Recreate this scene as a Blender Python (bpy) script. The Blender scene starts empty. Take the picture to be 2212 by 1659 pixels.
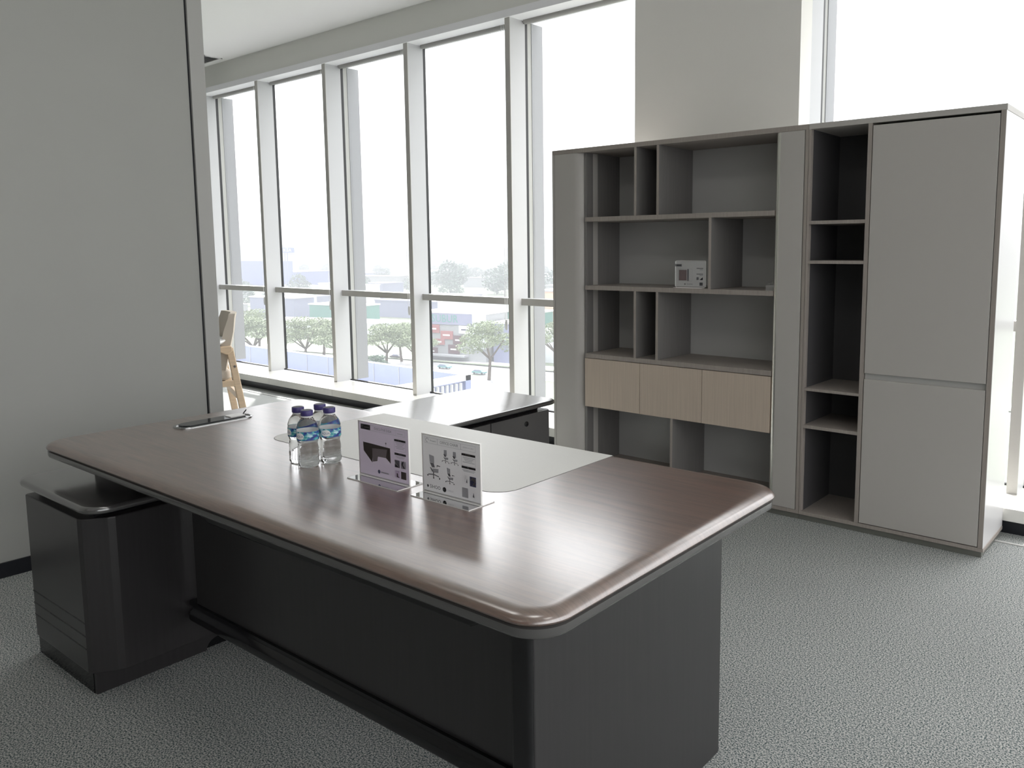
import bpy, bmesh, math, random
from mathutils import Matrix, Vector
C = bpy.context.scene
col = C.collection
PI = math.pi
R = math.radians

# ------------------------------------------------------------------ camera
F_PX, W_PX = 1753.186, 2212.0
PITCH, ROLL, THY = 0.117100071, 0.00609137525, PI/2 - 0.884177781
cp, sp, cr, sr = math.cos(PITCH), math.sin(PITCH), math.cos(ROLL), math.sin(ROLL)
ct, st = math.cos(THY), math.sin(THY)
def az(v): return Vector((ct*v[0]-st*v[1], st*v[0]+ct*v[1], v[2]))
right0, down0, fwd0 = Vector((1,0,0)), Vector((0,-sp,-cp)), Vector((0,cp,-sp))
rgt = az(cr*right0+sr*down0); dwn = az(-sr*right0+cr*down0); fwd = az(fwd0)
cam_d = bpy.data.cameras.new('camera'); cam = bpy.data.objects.new('camera', cam_d); col.objects.link(cam)
up = -dwn; bk = -fwd
cam.matrix_world = Matrix(((rgt.x,up.x,bk.x,0),(rgt.y,up.y,bk.y,0),(rgt.z,up.z,bk.z,1.405),(0,0,0,1)))
cam_d.sensor_width = 36; cam_d.lens = F_PX/W_PX*36
cam_d.shift_x = -116.326/W_PX; cam_d.shift_y = -86.418/W_PX
cam_d.clip_start = .05; cam_d.clip_end = 6000
C.camera = cam

# ------------------------------------------------------------------ colour, world, sun
C.view_settings.view_transform = 'Standard'; C.view_settings.look = 'None'
C.view_settings.gamma = 1; C.view_settings.use_curve_mapping = False
C.view_settings.exposure = 0.0
C.cycles.max_bounces = 9; C.cycles.diffuse_bounces = 5; C.cycles.glossy_bounces = 4
C.cycles.transmission_bounces = 7; C.cycles.transparent_max_bounces = 14; C.cycles.volume_bounces = 0
C.cycles.caustics_reflective = True; C.cycles.caustics_refractive = True
C.cycles.sample_clamp_indirect = 6
LAMP = 4.2   # ceiling light panels
SUN = Vector((-1.29, 1.0, 1.50)).normalized()
w = bpy.data.worlds.new('hazy_sky'); C.world = w; w.use_nodes = True
nt = w.node_tree; nt.nodes.clear()
def N(nt, t, **k):
    n = nt.nodes.new(t)
    for a, b in k.items():
        if a == 'inp':
            for i, v in b.items(): n.inputs[i].default_value = v
        else: setattr(n, a, b)
    return n
def L(nt, a, b): nt.links.new(a, b)
tc = N(nt,'ShaderNodeTexCoord'); sep = N(nt,'ShaderNodeSeparateXYZ'); L(nt,tc.outputs['Generated'],sep.inputs[0])
dot = N(nt,'ShaderNodeVectorMath',operation='DOT_PRODUCT'); L(nt,tc.outputs['Generated'],dot.inputs[0]); dot.inputs[1].default_value = SUN
au = N(nt,'ShaderNodeMapRange',interpolation_type='SMOOTHSTEP',inp={1:.88,2:.995,3:0.0,4:9.0}); L(nt,dot.outputs['Value'],au.inputs[0])
el = N(nt,'ShaderNodeMapRange',interpolation_type='SMOOTHSTEP',inp={1:.10,2:.36,3:2.2,4:2.6}); L(nt,sep.outputs['Z'],el.inputs[0])
el2 = N(nt,'ShaderNodeMapRange',interpolation_type='SMOOTHSTEP',inp={1:.40,2:.75,3:0.0,4:3.6}); L(nt,sep.outputs['Z'],el2.inputs[0])
gr = N(nt,'ShaderNodeMapRange',interpolation_type='SMOOTHSTEP',inp={1:-.03,2:0.0,3:.45,4:1.0}); L(nt,sep.outputs['Z'],gr.inputs[0])
ad = N(nt,'ShaderNodeMath',operation='ADD'); L(nt,au.outputs[0],ad.inputs[0]); L(nt,el.outputs[0],ad.inputs[1])
ad2 = N(nt,'ShaderNodeMath',operation='ADD'); L(nt,ad.outputs[0],ad2.inputs[0]); L(nt,el2.outputs[0],ad2.inputs[1])
mu = N(nt,'ShaderNodeMath',operation='MULTIPLY'); L(nt,ad2.outputs[0],mu.inputs[0]); L(nt,gr.outputs[0],mu.inputs[1])
bg = N(nt,'ShaderNodeBackground'); bg.inputs[0].default_value = (.985,.99,1,1); L(nt,mu.outputs[0],bg.inputs[1])
wo = N(nt,'ShaderNodeOutputWorld'); L(nt,bg.outputs[0],wo.inputs[0])
sd = bpy.data.lights.new('sun','SUN'); sd.energy = 9.0; sd.angle = R(1.2); sd.color = (1,.985,.95)
so = bpy.data.objects.new('sun', sd); col.objects.link(so)
so.rotation_euler = SUN.to_track_quat('Z','Y').to_euler(); so.location = (0,0,30)
# portals: they only guide daylight through the window walls
def portal(name, loc, rot, sx, sy):
    d = bpy.data.lights.new(name,'AREA'); d.shape='RECTANGLE'; d.size=sx; d.size_y=sy; d.cycles.is_portal=True
    o = bpy.data.objects.new(name,d); col.objects.link(o); o.location=loc; o.rotation_euler=rot
portal('window_portal', (-6.1,4.86,1.62), (R(-90),0,0), 15.4, 3.05)
portal('side_window_portal', (2.42,.2,1.62), (R(90),0,R(90)), 8.4, 3.05)

# ------------------------------------------------------------------ materials
M = {}
def mat(name, color, rough=.6, spec=.5, metal=0, coat=0, coat_rough=.1, coat_ior=1.5, bump=None, noise=None, ior=1.5):
    m = bpy.data.materials.new(name); m.use_nodes = True; nt = m.node_tree
    p = nt.nodes['Principled BSDF']
    p.inputs['Base Color'].default_value = (*color,1); p.inputs['Roughness'].default_value = rough
    p.inputs['Specular IOR Level'].default_value = spec; p.inputs['Metallic'].default_value = metal
    p.inputs['Coat Weight'].default_value = coat; p.inputs['Coat Roughness'].default_value = coat_rough
    p.inputs['Coat IOR'].default_value = coat_ior; p.inputs['IOR'].default_value = ior
    if noise:   # (scale vector, amount, detail)
        sc, amt, det = noise
        t = N(nt,'ShaderNodeTexCoord'); mp = N(nt,'ShaderNodeMapping'); mp.inputs['Scale'].default_value = sc
        L(nt,t.outputs['Object'],mp.inputs[0]); nz = N(nt,'ShaderNodeTexNoise'); nz.inputs['Scale'].default_value = 1; nz.inputs['Detail'].default_value = det
        L(nt,mp.outputs[0],nz.inputs[0]); mr = N(nt,'ShaderNodeMapRange',inp={1:.25,2:.75,3:1-amt,4:1+amt}); L(nt,nz.outputs[0],mr.inputs[0])
        vm = N(nt,'ShaderNodeVectorMath',operation='SCALE'); vm.inputs[0].default_value = color; L(nt,mr.outputs[0],vm.inputs['Scale'])
        L(nt,vm.outputs[0],p.inputs['Base Color'])
        if bump:
            b = N(nt,'ShaderNodeBump'); b.inputs['Strength'].default_value = bump; b.inputs['Distance'].default_value = .002
            L(nt,nz.outputs[0],b.inputs['Height']); L(nt,b.outputs[0],p.inputs['Normal'])
    M[name] = m
    return m
mat('wall_paint',(.41,.41,.39),.75,.25,noise=((3,3,3),.015,3))
mat('wall_shade',(.16,.155,.15),.75,.25)  # back wall darkened by colour so the desk edges reflect a dim room
mat('pillar_paint',(.87,.85,.81),.7,.3)
mat('ceiling_paint',(.78,.78,.775),.85,.2)
mat('bulkhead_paint',(.74,.74,.70),.8,.2)
mat('head_white',(.86,.86,.88),.5,.3)
mat('window_white',(.54,.543,.555),.35,.5)
mat('window_face',(.47,.455,.43),.4,.5)
mat('fin_outer',(.32,.325,.34),.4,.5)
mat('gasket_black',(.02,.02,.022),.4,.5)
mat('channel_grey',(.42,.42,.40),.4,.5)
mat('sill_stone',(.74,.73,.69),.22,.5,noise=((6,6,6),.04,4))
mat('base_dark',(.012,.013,.018),.35,.5)
mat('trim_grey',(.45,.445,.43),.5,.4)
mat('cabinet_dark',(.085,.082,.085),.5,.4)
mat('card_white',(.92,.92,.91),.6,.3)
mat('cabinet_body',(.33,.292,.265),.5,.4,noise=((120,120,4),.10,3))
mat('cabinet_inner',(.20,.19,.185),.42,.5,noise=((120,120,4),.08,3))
mat('cabinet_front',(.46,.437,.412),.42,.45)
mat('cabinet_back',(.50,.495,.485),.3,.5)
mat('cabinet_wood',(.54,.45,.37),.45,.4,noise=((150,150,3),.09,4))
mat('cabinet_side',(.60,.59,.59),.3,.5)
mat('satin_edge',(.88,.86,.80),.28,.6,metal=1)
mat('plinth_metal',(.20,.20,.18),.3,.5,metal=.4)
mat('leather',(.62,.61,.58),.42,.35,noise=((400,400,400),.03,2))
mat('leather_seam',(.12,.11,.10),.5,.3)
mat('desk_lacquer',(.026,.024,.025),.32,.5,coat=.25,coat_rough=.25,noise=((90,90,4),.12,3))
mat('desk_slab',(.085,.082,.08),.25,.6,coat=.5,coat_rough=.12)
mat('black_gloss',(.006,.006,.007),.16,.5)
mat('credenza_top',(.055,.052,.052),.22,.6,coat=.9,coat_rough=.16,coat_ior=2.3)
mat('steel',(.45,.45,.45),.18,.5,metal=1)
mat('dark_glass',(.02,.022,.024),.05,.8)
mat('cap_purple',(.055,.042,.17),.35,.5)
mat('paper',(.90,.89,.90),.6,.3)
mat('paper_lilac',(.80,.72,.84),.6,.3)
mat('ink_dark',(.055,.055,.065),.5,.3)
mat('ink_mid',(.25,.25,.27),.5,.3)
mat('ink_light',(.52,.52,.55),.5,.3)
mat('ink_brown',(.14,.115,.105),.5,.3)
mat('ink_taupe',(.30,.275,.265),.5,.3)
mat('ink_blue',(.14,.15,.30),.5,.3)
mat('ink_pink',(.62,.52,.52),.5,.3)
mat('acrylic_edge',(.85,.83,.81),.2,.5)
mat('chair_wood',(.66,.50,.35),.4,.4,noise=((8,8,90),.10,3))
mat('chair_fabric',(.56,.50,.43),.8,.2)
mat('chair_cushion',(.23,.19,.19),.8,.2)
mat('table_white',(.86,.85,.84),.3,.5)
mat('chain_white',(.85,.85,.84),.3,.5)
mat('blind_grey',(.36,.36,.34),.6,.3)
mat('vent_dark',(.08,.08,.08),.6,.3)

def translucent(name, amt):
    m=M[name]; nt=m.node_tree; p=nt.nodes['Principled BSDF']; o=nt.nodes['Material Output']
    t=N(nt,'ShaderNodeBsdfTranslucent'); t.inputs[0].default_value=p.inputs['Base Color'].default_value
    x=N(nt,'ShaderNodeMixShader'); x.inputs[0].default_value=amt; L(nt,p.outputs[0],x.inputs[1]); L(nt,t.outputs[0],x.inputs[2]); L(nt,x.outputs[0],o.inputs[0])
translucent('paper',.92); translucent('paper_lilac',.85); translucent('ink_light',.6); translucent('ink_pink',.6); translucent('ink_mid',.5); translucent('ink_taupe',.5)
def thin_clear(name, refl, tint=(1,1,1)):
    m = bpy.data.materials.new(name); m.use_nodes = True; nt = m.node_tree; nt.nodes.clear()
    tr = N(nt,'ShaderNodeBsdfTransparent'); tr.inputs[0].default_value=(*tint,1)
    gl = N(nt,'ShaderNodeBsdfGlossy'); gl.inputs['Roughness'].default_value=.02
    fr = N(nt,'ShaderNodeFresnel'); fr.inputs[0].default_value=1.45
    ml = N(nt,'ShaderNodeMath',operation='MULTIPLY'); ml.inputs[1].default_value=refl; L(nt,fr.outputs[0],ml.inputs[0])
    mx = N(nt,'ShaderNodeMixShader'); L(nt,ml.outputs[0],mx.inputs[0]); L(nt,tr.outputs[0],mx.inputs[1]); L(nt,gl.outputs[0],mx.inputs[2])
    o = N(nt,'ShaderNodeOutputMaterial'); L(nt,mx.outputs[0],o.inputs[0]); M[name]=m
thin_clear('window_glass', .22, (.985,.99,.99))
thin_clear('acrylic', 1.0, (.985,.98,.98))

def glass(name, ior, tint):
    m = bpy.data.materials.new(name); m.use_nodes=True; p=m.node_tree.nodes['Principled BSDF']
    p.inputs['Base Color'].default_value=(*tint,1); p.inputs['Transmission Weight'].default_value=1
    p.inputs['Roughness'].default_value=0.0; p.inputs['IOR'].default_value=ior; M[name]=m
glass('water_bottle',1.33,(.98,.99,1))

def carpet():
    m = bpy.data.materials.new('carpet'); m.use_nodes=True; nt=m.node_tree; p=nt.nodes['Principled BSDF']
    t=N(nt,'ShaderNodeTexCoord'); n1=N(nt,'ShaderNodeTexNoise',inp={'Scale':200.0,'Detail':2.0,'Roughness':.8}); L(nt,t.outputs['Object'],n1.inputs[0])
    n2=N(nt,'ShaderNodeTexNoise',inp={'Scale':1.1,'Detail':2.0}); L(nt,t.outputs['Object'],n2.inputs[0])
    cr_=N(nt,'ShaderNodeValToRGB'); L(nt,n1.outputs[0],cr_.inputs[0])
    e=cr_.color_ramp.elements; e[0].position=.42; e[0].color=(.05,.08,.083,1); e[1].position=.58; e[1].color=(.55,.54,.52,1)
    mr=N(nt,'ShaderNodeMapRange',inp={1:.3,2:.7,3:.94,4:1.06}); L(nt,n2.outputs[0],mr.inputs[0])
    vm=N(nt,'ShaderNodeVectorMath',operation='SCALE'); L(nt,cr_.outputs[0],vm.inputs[0]); L(nt,mr.outputs[0],vm.inputs['Scale'])
    L(nt,vm.outputs[0],p.inputs['Base Color']); p.inputs['Roughness'].default_value=.9; p.inputs['Specular IOR Level'].default_value=.15
    b=N(nt,'ShaderNodeBump'); b.inputs['Strength'].default_value=.5; b.inputs['Distance'].default_value=.004
    L(nt,n1.outputs[0],b.inputs['Height']); L(nt,b.outputs[0],p.inputs['Normal']); M['carpet']=m
carpet()
def wood_top():
    m = bpy.data.materials.new('desk_wood'); m.use_nodes=True; nt=m.node_tree; p=nt.nodes['Principled BSDF']
    t=N(nt,'ShaderNodeTexCoord'); mp=N(nt,'ShaderNodeMapping'); mp.inputs['Scale'].default_value=(2.2,26,8); L(nt,t.outputs['Object'],mp.inputs[0])
    n1=N(nt,'ShaderNodeTexNoise',inp={'Scale':1.6,'Detail':5.0,'Roughness':.6,'Distortion':.4}); L(nt,mp.outputs[0],n1.inputs[0])
    mp2=N(nt,'ShaderNodeMapping'); mp2.inputs['Scale'].default_value=(12,330,40); L(nt,t.outputs['Object'],mp2.inputs[0])
    n2=N(nt,'ShaderNodeTexNoise',inp={'Scale':1.0,'Detail':3.0}); L(nt,mp2.outputs[0],n2.inputs[0])
    mx=N(nt,'ShaderNodeMix'); mx.inputs[0].default_value=.35; L(nt,n1.outputs[0],mx.inputs[2]); L(nt,n2.outputs[0],mx.inputs[3])
    cr_=N(nt,'ShaderNodeValToRGB'); L(nt,mx.outputs[0],cr_.inputs[0]); e=cr_.color_ramp.elements
    e[0].position=.32; e[0].color=(.075,.040,.028,1); e[1].position=.68; e[1].color=(.185,.100,.070,1)
    L(nt,cr_.outputs[0],p.inputs['Base Color']); p.inputs['Roughness'].default_value=.30; p.inputs['IOR'].default_value=1.6
    p.inputs['Coat Weight'].default_value=1; p.inputs['Coat Roughness'].default_value=.24; p.inputs['Coat IOR'].default_value=2.5
    b=N(nt,'ShaderNodeBump'); b.inputs['Strength'].default_value=.05; b.inputs['Distance'].default_value=.0005
    L(nt,n2.outputs[0],b.inputs['Height']); L(nt,b.outputs[0],p.inputs['Normal']); M['desk_wood']=m
wood_top()
def label_mat():
    m = bpy.data.materials.new('bottle_label'); m.use_nodes=True; nt=m.node_tree; p=nt.nodes['Principled BSDF']
    t=N(nt,'ShaderNodeTexCoord'); mp=N(nt,'ShaderNodeMapping'); mp.inputs['Scale'].default_value=(30,30,55); L(nt,t.outputs['Object'],mp.inputs[0])
    wv=N(nt,'ShaderNodeTexNoise',inp={'Scale':1.0,'Detail':1.0,'Distortion':1.2}); L(nt,mp.outputs[0],wv.inputs[0])
    cr_=N(nt,'ShaderNodeValToRGB'); L(nt,wv.outputs[0],cr_.inputs[0]); cr_.color_ramp.interpolation='EASE'
    e=cr_.color_ramp.elements; e[0].position=.36; e[0].color=(.03,.035,.20,1); e[1].position=.62; e[1].color=(.55,.74,.82,1)
    a=e.new(.46); a.color=(.03,.10,.34,1); a=e.new(.53); a.color=(.05,.33,.36,1)
    L(nt,cr_.outputs[0],p.inputs['Base Color']); p.inputs['Roughness'].default_value=.25; M['bottle_label']=m
label_mat()

# ------------------------------------------------------------------ mesh helpers
class MB:
    def __init__(s): s.bm = bmesh.new(); s.mi = 0; s.mats = []
    def use(s, name):
        if name not in s.mats: s.mats.append(name)
        s.mi = s.mats.index(name); return s
    def face(s, vs):
        try: f = s.bm.faces.new(vs); f.material_index = s.mi; return f
        except ValueError: return None
    def poly(s, pts): return s.face([s.bm.verts.new(p) for p in pts])
    def box(s, x0,x1,y0,y1,z0,z1):
        v=[s.bm.verts.new(p) for p in ((x0,y0,z0),(x1,y0,z0),(x1,y1,z0),(x0,y1,z0),(x0,y0,z1),(x1,y0,z1),(x1,y1,z1),(x0,y1,z1))]
        for q in ((0,3,2,1),(4,5,6,7),(0,1,5,4),(1,2,6,5),(2,3,7,6),(3,0,4,7)): s.face([v[i] for i in q])
        return s
    def loft(s, rings, caps=True):
        vr=[[s.bm.verts.new(p) for p in r] for r in rings]
        n=len(vr[0])
        for a,b in zip(vr,vr[1:]):
            for i in range(n): s.face([a[i],a[(i+1)%n],b[(i+1)%n],b[i]])
        if caps: s.face(list(reversed(vr[0]))); s.face(vr[-1])
        return s
    def prism(s, pts, axis, a0, a1):   # polygon given in the two other axes
        def P(u,v,a): return {'x':(a,u,v),'y':(u,a,v),'z':(u,v,a)}[axis]
        return s.loft([[P(u,v,a0) for u,v in pts],[P(u,v,a1) for u,v in pts]])
    def rrect(s, cx,cy,hx,hy,r,layers,seg=8,axis='z'):   # layers: (inset, z)
        rings=[]
        for d,z in layers:
            rr=max(r-d,.0004); a=hx-d-rr; b=hy-d-rr; ring=[]
            for qx,qy,a0 in ((1,1,0),(-1,1,90),(-1,-1,180),(1,-1,270)):
                for k in range(seg+1):
                    t=R(a0+90*k/seg); ring.append((cx+qx*a+rr*math.cos(t), cy+qy*b+rr*math.sin(t), z))
            rings.append(ring)
        return s.loft(rings)
    def lathe(s, prof, seg=40, cx=0, cy=0, caps=True):
        return s.loft([[(cx+r*math.cos(2*PI*k/seg), cy+r*math.sin(2*PI*k/seg), z) for k in range(seg)] for r,z in prof], caps)
    def tube(s, a, b, r, r2=None, seg=8):
        a=Vector(a); b=Vector(b); d=(b-a).normalized(); r2=r if r2 is None else r2
        u=d.orthogonal().normalized(); v=d.cross(u)
        return s.loft([[tuple(p+rr*(math.cos(2*PI*k/seg)*u+math.sin(2*PI*k/seg)*v)) for k in range(seg)] for p,rr in ((a,r),(b,r2))])
    def bar(s, a, b, wx, wy, up=(0,0,1)):
        a=Vector(a); b=Vector(b); d=(b-a).normalized(); u=d.cross(Vector(up)).normalized(); v=u.cross(d)
        return s.loft([[tuple(p+u*sx*wx/2+v*sy*wy/2) for sx,sy in ((-1,-1),(1,-1),(1,1),(-1,1))] for p in (a,b)])
    def text(s, body, size, M4, align='CENTER'):
        cu=bpy.data.curves.new('t','FONT'); cu.body=body; cu.size=size; cu.align_x=align; cu.align_y='CENTER'; cu.resolution_u=2
        o=bpy.data.objects.new('t',cu); col.objects.link(o); bpy.context.view_layer.update()
        dg=bpy.context.evaluated_depsgraph_get(); me=bpy.data.meshes.new_from_object(o.evaluated_get(dg))
        vs=[s.bm.verts.new(M4(v.co) if callable(M4) else M4@v.co) for v in me.vertices]
        for p in me.polygons: s.face([vs[i] for i in p.vertices])
        bpy.data.objects.remove(o); bpy.data.curves.remove(cu); bpy.data.meshes.remove(me)
        return s
    def build(s, name, m=None, parent=None, bevel=0, smooth=None, seg=2):
        if m and not s.mats: s.mats=[m]
        bmesh.ops.recalc_face_normals(s.bm, faces=s.bm.faces)
        me=bpy.data.meshes.new(name); s.bm.to_mesh(me); s.bm.free()
        for k in s.mats: me.materials.append(M[k])
        o=bpy.data.objects.new(name,me); col.objects.link(o)
        if parent: o.parent=parent
        if smooth is not None:
            me.shade_smooth()
            if smooth: me.set_sharp_from_angle(angle=R(smooth))
        if bevel:
            b=o.modifiers.new('bevel','BEVEL'); b.width=bevel; b.segments=seg; b.limit_method='ANGLE'; b.angle_limit=R(40); b.harden_normals=False
        return o
def tag(o, label=None, cat=None, group=None, kind=None):
    for k,v in (('label',label),('category',cat),('group',group),('kind',kind)):
        if v: o[k]=v
    return o
def empty(name, loc=(0,0,0), rz=0):
    o=bpy.data.objects.new(name,None); col.objects.link(o); o.location=loc; o.rotation_euler=(0,0,rz); o.empty_display_size=.1; return o
def copy_tree(o, parent=None):
    c=o.copy(); col.objects.link(c); c.parent=parent
    for ch in list(o.children): copy_tree(ch,c)
    return c
def S(o): o['kind']='structure'; return o
DTH = R(1.16315)
def dw(s,t,z=0): return (math.cos(DTH)*s - math.sin(DTH)*t, math.sin(DTH)*s + math.cos(DTH)*t, z)

# ------------------------------------------------------------------ room shell
CEIL=3.40
S(MB().box(-16.1,2.6,-5.1,4.36,-.1,0).build('floor','carpet'))
S(MB().box(-16.1,2.6,-5.1,4.95,CEIL,CEIL+.15).build('ceiling','ceiling_paint'))
S(MB().box(-16.2,-16.1,-5.1,4.95,-.1,CEIL).build('wall_far_left','wall_paint'))
S(MB().box(-16.1,2.6,-5.2,-5.1,-.1,CEIL).build('wall_back','wall_shade'))
# partition on the left and its end post
S(MB().box(-4.143,-4.043,-5.1,2.012,.0,CEIL).build('wall_left','wall_paint'))
b=MB(); b.use('base_dark').box(-4.135,-4.052,2.012,2.024,0,CEIL); b.use('trim_grey').box(-4.146,-4.038,2.024,2.098,0,CEIL)
S(b.build('trim_1'))
S(MB().box(-4.043,-4.033,-5.1,2.012,0,.066).build('baseboard_left','base_dark'))
# window wall: sill, dark base, bulkhead
b=MB(); b.use('sill_stone')
x=-16.1; k=0
while x<2.5:
    x1=min(x+1.085,2.6); b.box(x,x1-.003,4.33,4.74,.068,.132); x+=1.085
S(b.build('trim_2',bevel=.003))
S(MB().box(-16.1,2.6,4.36,4.37,0,.068).build('baseboard_window','base_dark'))
S(MB().box(-16.1,2.6,4.37,4.95,-.3,.066).build('wall_window_lower','wall_paint'))
S(MB().box(-16.1,2.6,4.195,4.215,0,.004).build('trim_3','trim_grey'))
S(MB().box(-16.1,2.6,4.60,4.95,3.175,CEIL).build('wall_window_upper','bulkhead_paint'))
S(MB().box(-16.1,2.6,4.59,4.86,3.12,3.175).build('trim_4','head_white'))
b=MB(); b.box(-3.06,-1.947,4.45,4.60,0,CEIL); b.box(-3.10,-2.01,4.60,4.95,0,CEIL); S(b.build('wall_pillar','pillar_paint'))
# window bays
PITCHW=1.172
def bay(n, R0, kdx):
    root=S(empty('window_%d'%n,(R0,4.75,.132)))
    z0,z1=0,3.12-.132; Lb=PITCHW-.05
    MB().use('window_face').box(-.05,0,-.15,-.145,z0,z1).use('window_white').box(-.05,0,-.145,.02,z0,z1).build('mullion',None,root)
    MB().box(-.042,-.002,.02,.05,z0,z1).build('gasket','gasket_black',root)
    if kdx%2==0:
        MB().box(-.045,-.004,.05,.095,z0,z1).build('channel','channel_grey',root)
        MB().box(-.05,0.0,.095,.225,z0,z1).build('outer_fin','fin_outer',root)
    b=MB(); b.use('window_face').box(-.012,Lb,-.055,-.045,.833,.886); b.use('window_white').box(-.0,Lb,-.045,.03,.836,.886)
    b.build('transom',None,root)
    b=MB(); b.box(0,Lb,.005,.03,0,.012); b.box(0,Lb,.005,.03,z1-.02,z1); b.build('glazing_bead','gasket_black',root)
    MB().poly([(0,.024,0),(Lb,.024,0),(Lb,.024,.84),(0,.024,.84)])
    g=MB(); g.poly([(0,.024,0),(Lb,.024,0),(Lb,.024,.84),(0,.024,.84)]); g.build('glass_lower','window_glass',root)
    g=MB(); g.poly([(0,.024,.88),(Lb,.024,.88),(Lb,.024,z1),(0,.024,z1)]); g.build('glass_upper','window_glass',root)
    g=MB(); g.tube((.02,.0,z1-.006),(Lb-.02,.0,z1-.006),.022,seg=12); g.build('blind_roll','blind_grey',root,smooth=40)
    return root
n=0
for k in range(8,-5,-1):
    R0=-4.295-PITCHW*k
    if -3.3<R0<-2.6: continue
    n+=1; bay(n,R0,k)
S(MB().box(2.55,2.6,4.36,4.86,.1,3.2).build('trim_5','window_white'))
# bead chains of the roller blinds
def chain(x, zb, lab):
    root=empty('blind_chain',(x,4.63,zb)); H=3.09-zb
    b=MB()
    for dx in (-.011,.011): b.tube((dx,0,.03),(dx,0,H),.0016,seg=5)
    b.build('cord','chain_white',root)
    b=MB(); b.loft([[(r*math.cos(t*PI/4),.55*r*math.sin(t*PI/4),z) for t in range(8)] for r,z in ((.008,-.03),(.014,-.01),(.014,.03),(.008,.05))]); b.build('tensioner','chain_white',root,smooth=50)
    tag(root,lab,'blind chain','roller blind pull chains on the windows')
for i,(x,zb,lab) in enumerate(((-4.40,.80,'white bead chain left of the first mullion from the bookcase'),
     (-5.57,.86,'white bead chain left of the second mullion from the bookcase'),
     (-6.74,.86,'white bead chain left of the third mullion from the bookcase'),
     (-7.92,.86,'white bead chain left of the fourth mullion, nearest the wooden chair'))): chain(x,zb,lab)
# right wall: tall windows of the corner
S(MB().box(2.40,2.6,-5.1,-4.0,0,CEIL).build('wall_right','wall_paint'))
S(MB().box(2.40,2.6,-4.0,4.36,-.1,.13).build('wall_right_lower','wall_paint'))
S(MB().box(2.40,2.6,-4.0,4.60,3.15,CEIL).build('wall_right_upper','bulkhead_paint'))
for k in range(7):
    y=-4.0+k*1.39
    n+=1; root=S(empty('window_%d'%n,(2.45,y,.13)))
    MB().box(0,.13,0,.06,0,3.02).build('mullion','window_white',root)
    if k<6:
        g=MB(); g.poly([(.1,.06,0),(.1,1.39,0),(.1,1.39,3.02),(.1,.06,3.02)]); g.build('glass','window_glass',root)
mat('lamp_white',(.9,.9,.9),.5,.3)
def emis(name,c,st):
    m=bpy.data.materials.new(name); m.use_nodes=True; p=m.node_tree.nodes['Principled BSDF']; p.inputs['Base Color'].default_value=(*c,1)
    p.inputs['Emission Color'].default_value=(*c,1); p.inputs['Emission Strength'].default_value=st; M[name]=m
emis('lamp_glow',(1,.975,.94),LAMP)
for i,(x,y,lab) in enumerate(((-2.6,.85,'square ceiling light panel nearest the partition wall, above the desk'),(-.9,.85,'square ceiling light panel above the right half of the desk'),(.9,.85,'square ceiling light panel toward the right windows'),(-2.9,-3.6,'rear square ceiling light panel on the partition side'),(-.9,-3.6,'rear square ceiling light panel in the middle'))):
    t=tag(empty('ceiling_light',(x,y,CEIL)),lab,'ceiling light','square ceiling light panels')
    b=MB(); b.box(-.32,.32,-.32,-.30,-.012,0); b.box(-.32,.32,.30,.32,-.012,0); b.box(-.32,-.30,-.30,.30,-.012,0); b.box(.30,.32,-.30,.30,-.012,0); b.build('frame','lamp_white',t)
    b=MB(); b.box(-.30,.30,-.30,.30,-.008,-.002); b.build('diffuser','lamp_glow',t)
# ceiling vent near the windows
t=tag(empty('ceiling_vent',(-8.62,4.42,CEIL)),'slotted white air vent in the ceiling above the far left windows','air vent')
b=MB(); b.box(-.30,.30,-.10,-.085,-.008,0); b.box(-.30,.30,.085,.10,-.008,0); b.box(-.30,-.285,-.1,.1,-.008,0); b.box(.285,.30,-.1,.1,-.008,0); b.build('frame','ceiling_paint',t)
b=MB()
for i in range(7): b.box(-.285,.285,-.085+i*.0245,-.085+i*.0245+.012,-.006,-.001)
b.build('slats','vent_dark',t)

# ------------------------------------------------------------------ executive desk (desk frame)
S0,T0=-1.99,1.54
desk=tag(empty('executive_desk',dw(S0,T0),DTH),'long dark wood executive desk with a pale leather inset, in the foreground','desk')
hx,hy=(3.118-.862)/2,(2.058-1.024)/2; cx,cy=-(3.118+.862)/2-S0,(2.058+1.024)/2-T0
b=MB(); prof=[(.014,.7345),(.006,.7355),(.0015,.739),(0,.7425),(.0012,.7455),(.0045,.7505),(.010,.7545),(.0175,.7575),(.026,.7593),(.036,.760)]
b.rrect(cx,cy,hx,hy,.085,prof,10); top=b.build('tabletop','desk_wood',desk,smooth=35)
b=MB(); b.rrect(cx,cy,hx,hy,.085,[(.10,.7072),(.020,.7072),(.011,.709),(.006,.7125),(.004,.718),(.004,.731),(.012,.7325),(.014,.7345)],10); b.build('underside_board','desk_slab',desk,smooth=35)
# leather inset flush with the top, running to the sitting edge
def inset_outline(d,z):
    x0,x1,y0,y1=-2.527-S0+d,-1.418-S0-d,1.523-T0+d,2.040-T0
    r=.075-d; pts=[]
    for k in range(9): a=R(180+90*k/8); pts.append((x0+r+r*math.cos(a),y0+r+r*math.sin(a),z))
    for k in range(9): a=R(270+90*k/8); pts.append((x1-r+r*math.cos(a),y0+r+r*math.sin(a),z))
    pts+= [(x1,y1,z),(x0,y1,z)]
    return pts
b=MB(); b.use('leather_seam'); b.loft([inset_outline(0,.7595),inset_outline(0,.7604)]); b.use('leather'); b.loft([inset_outline(.0022,.7600),inset_outline(.0022,.7608)])
b.build('leather_inset',None,desk)
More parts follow.
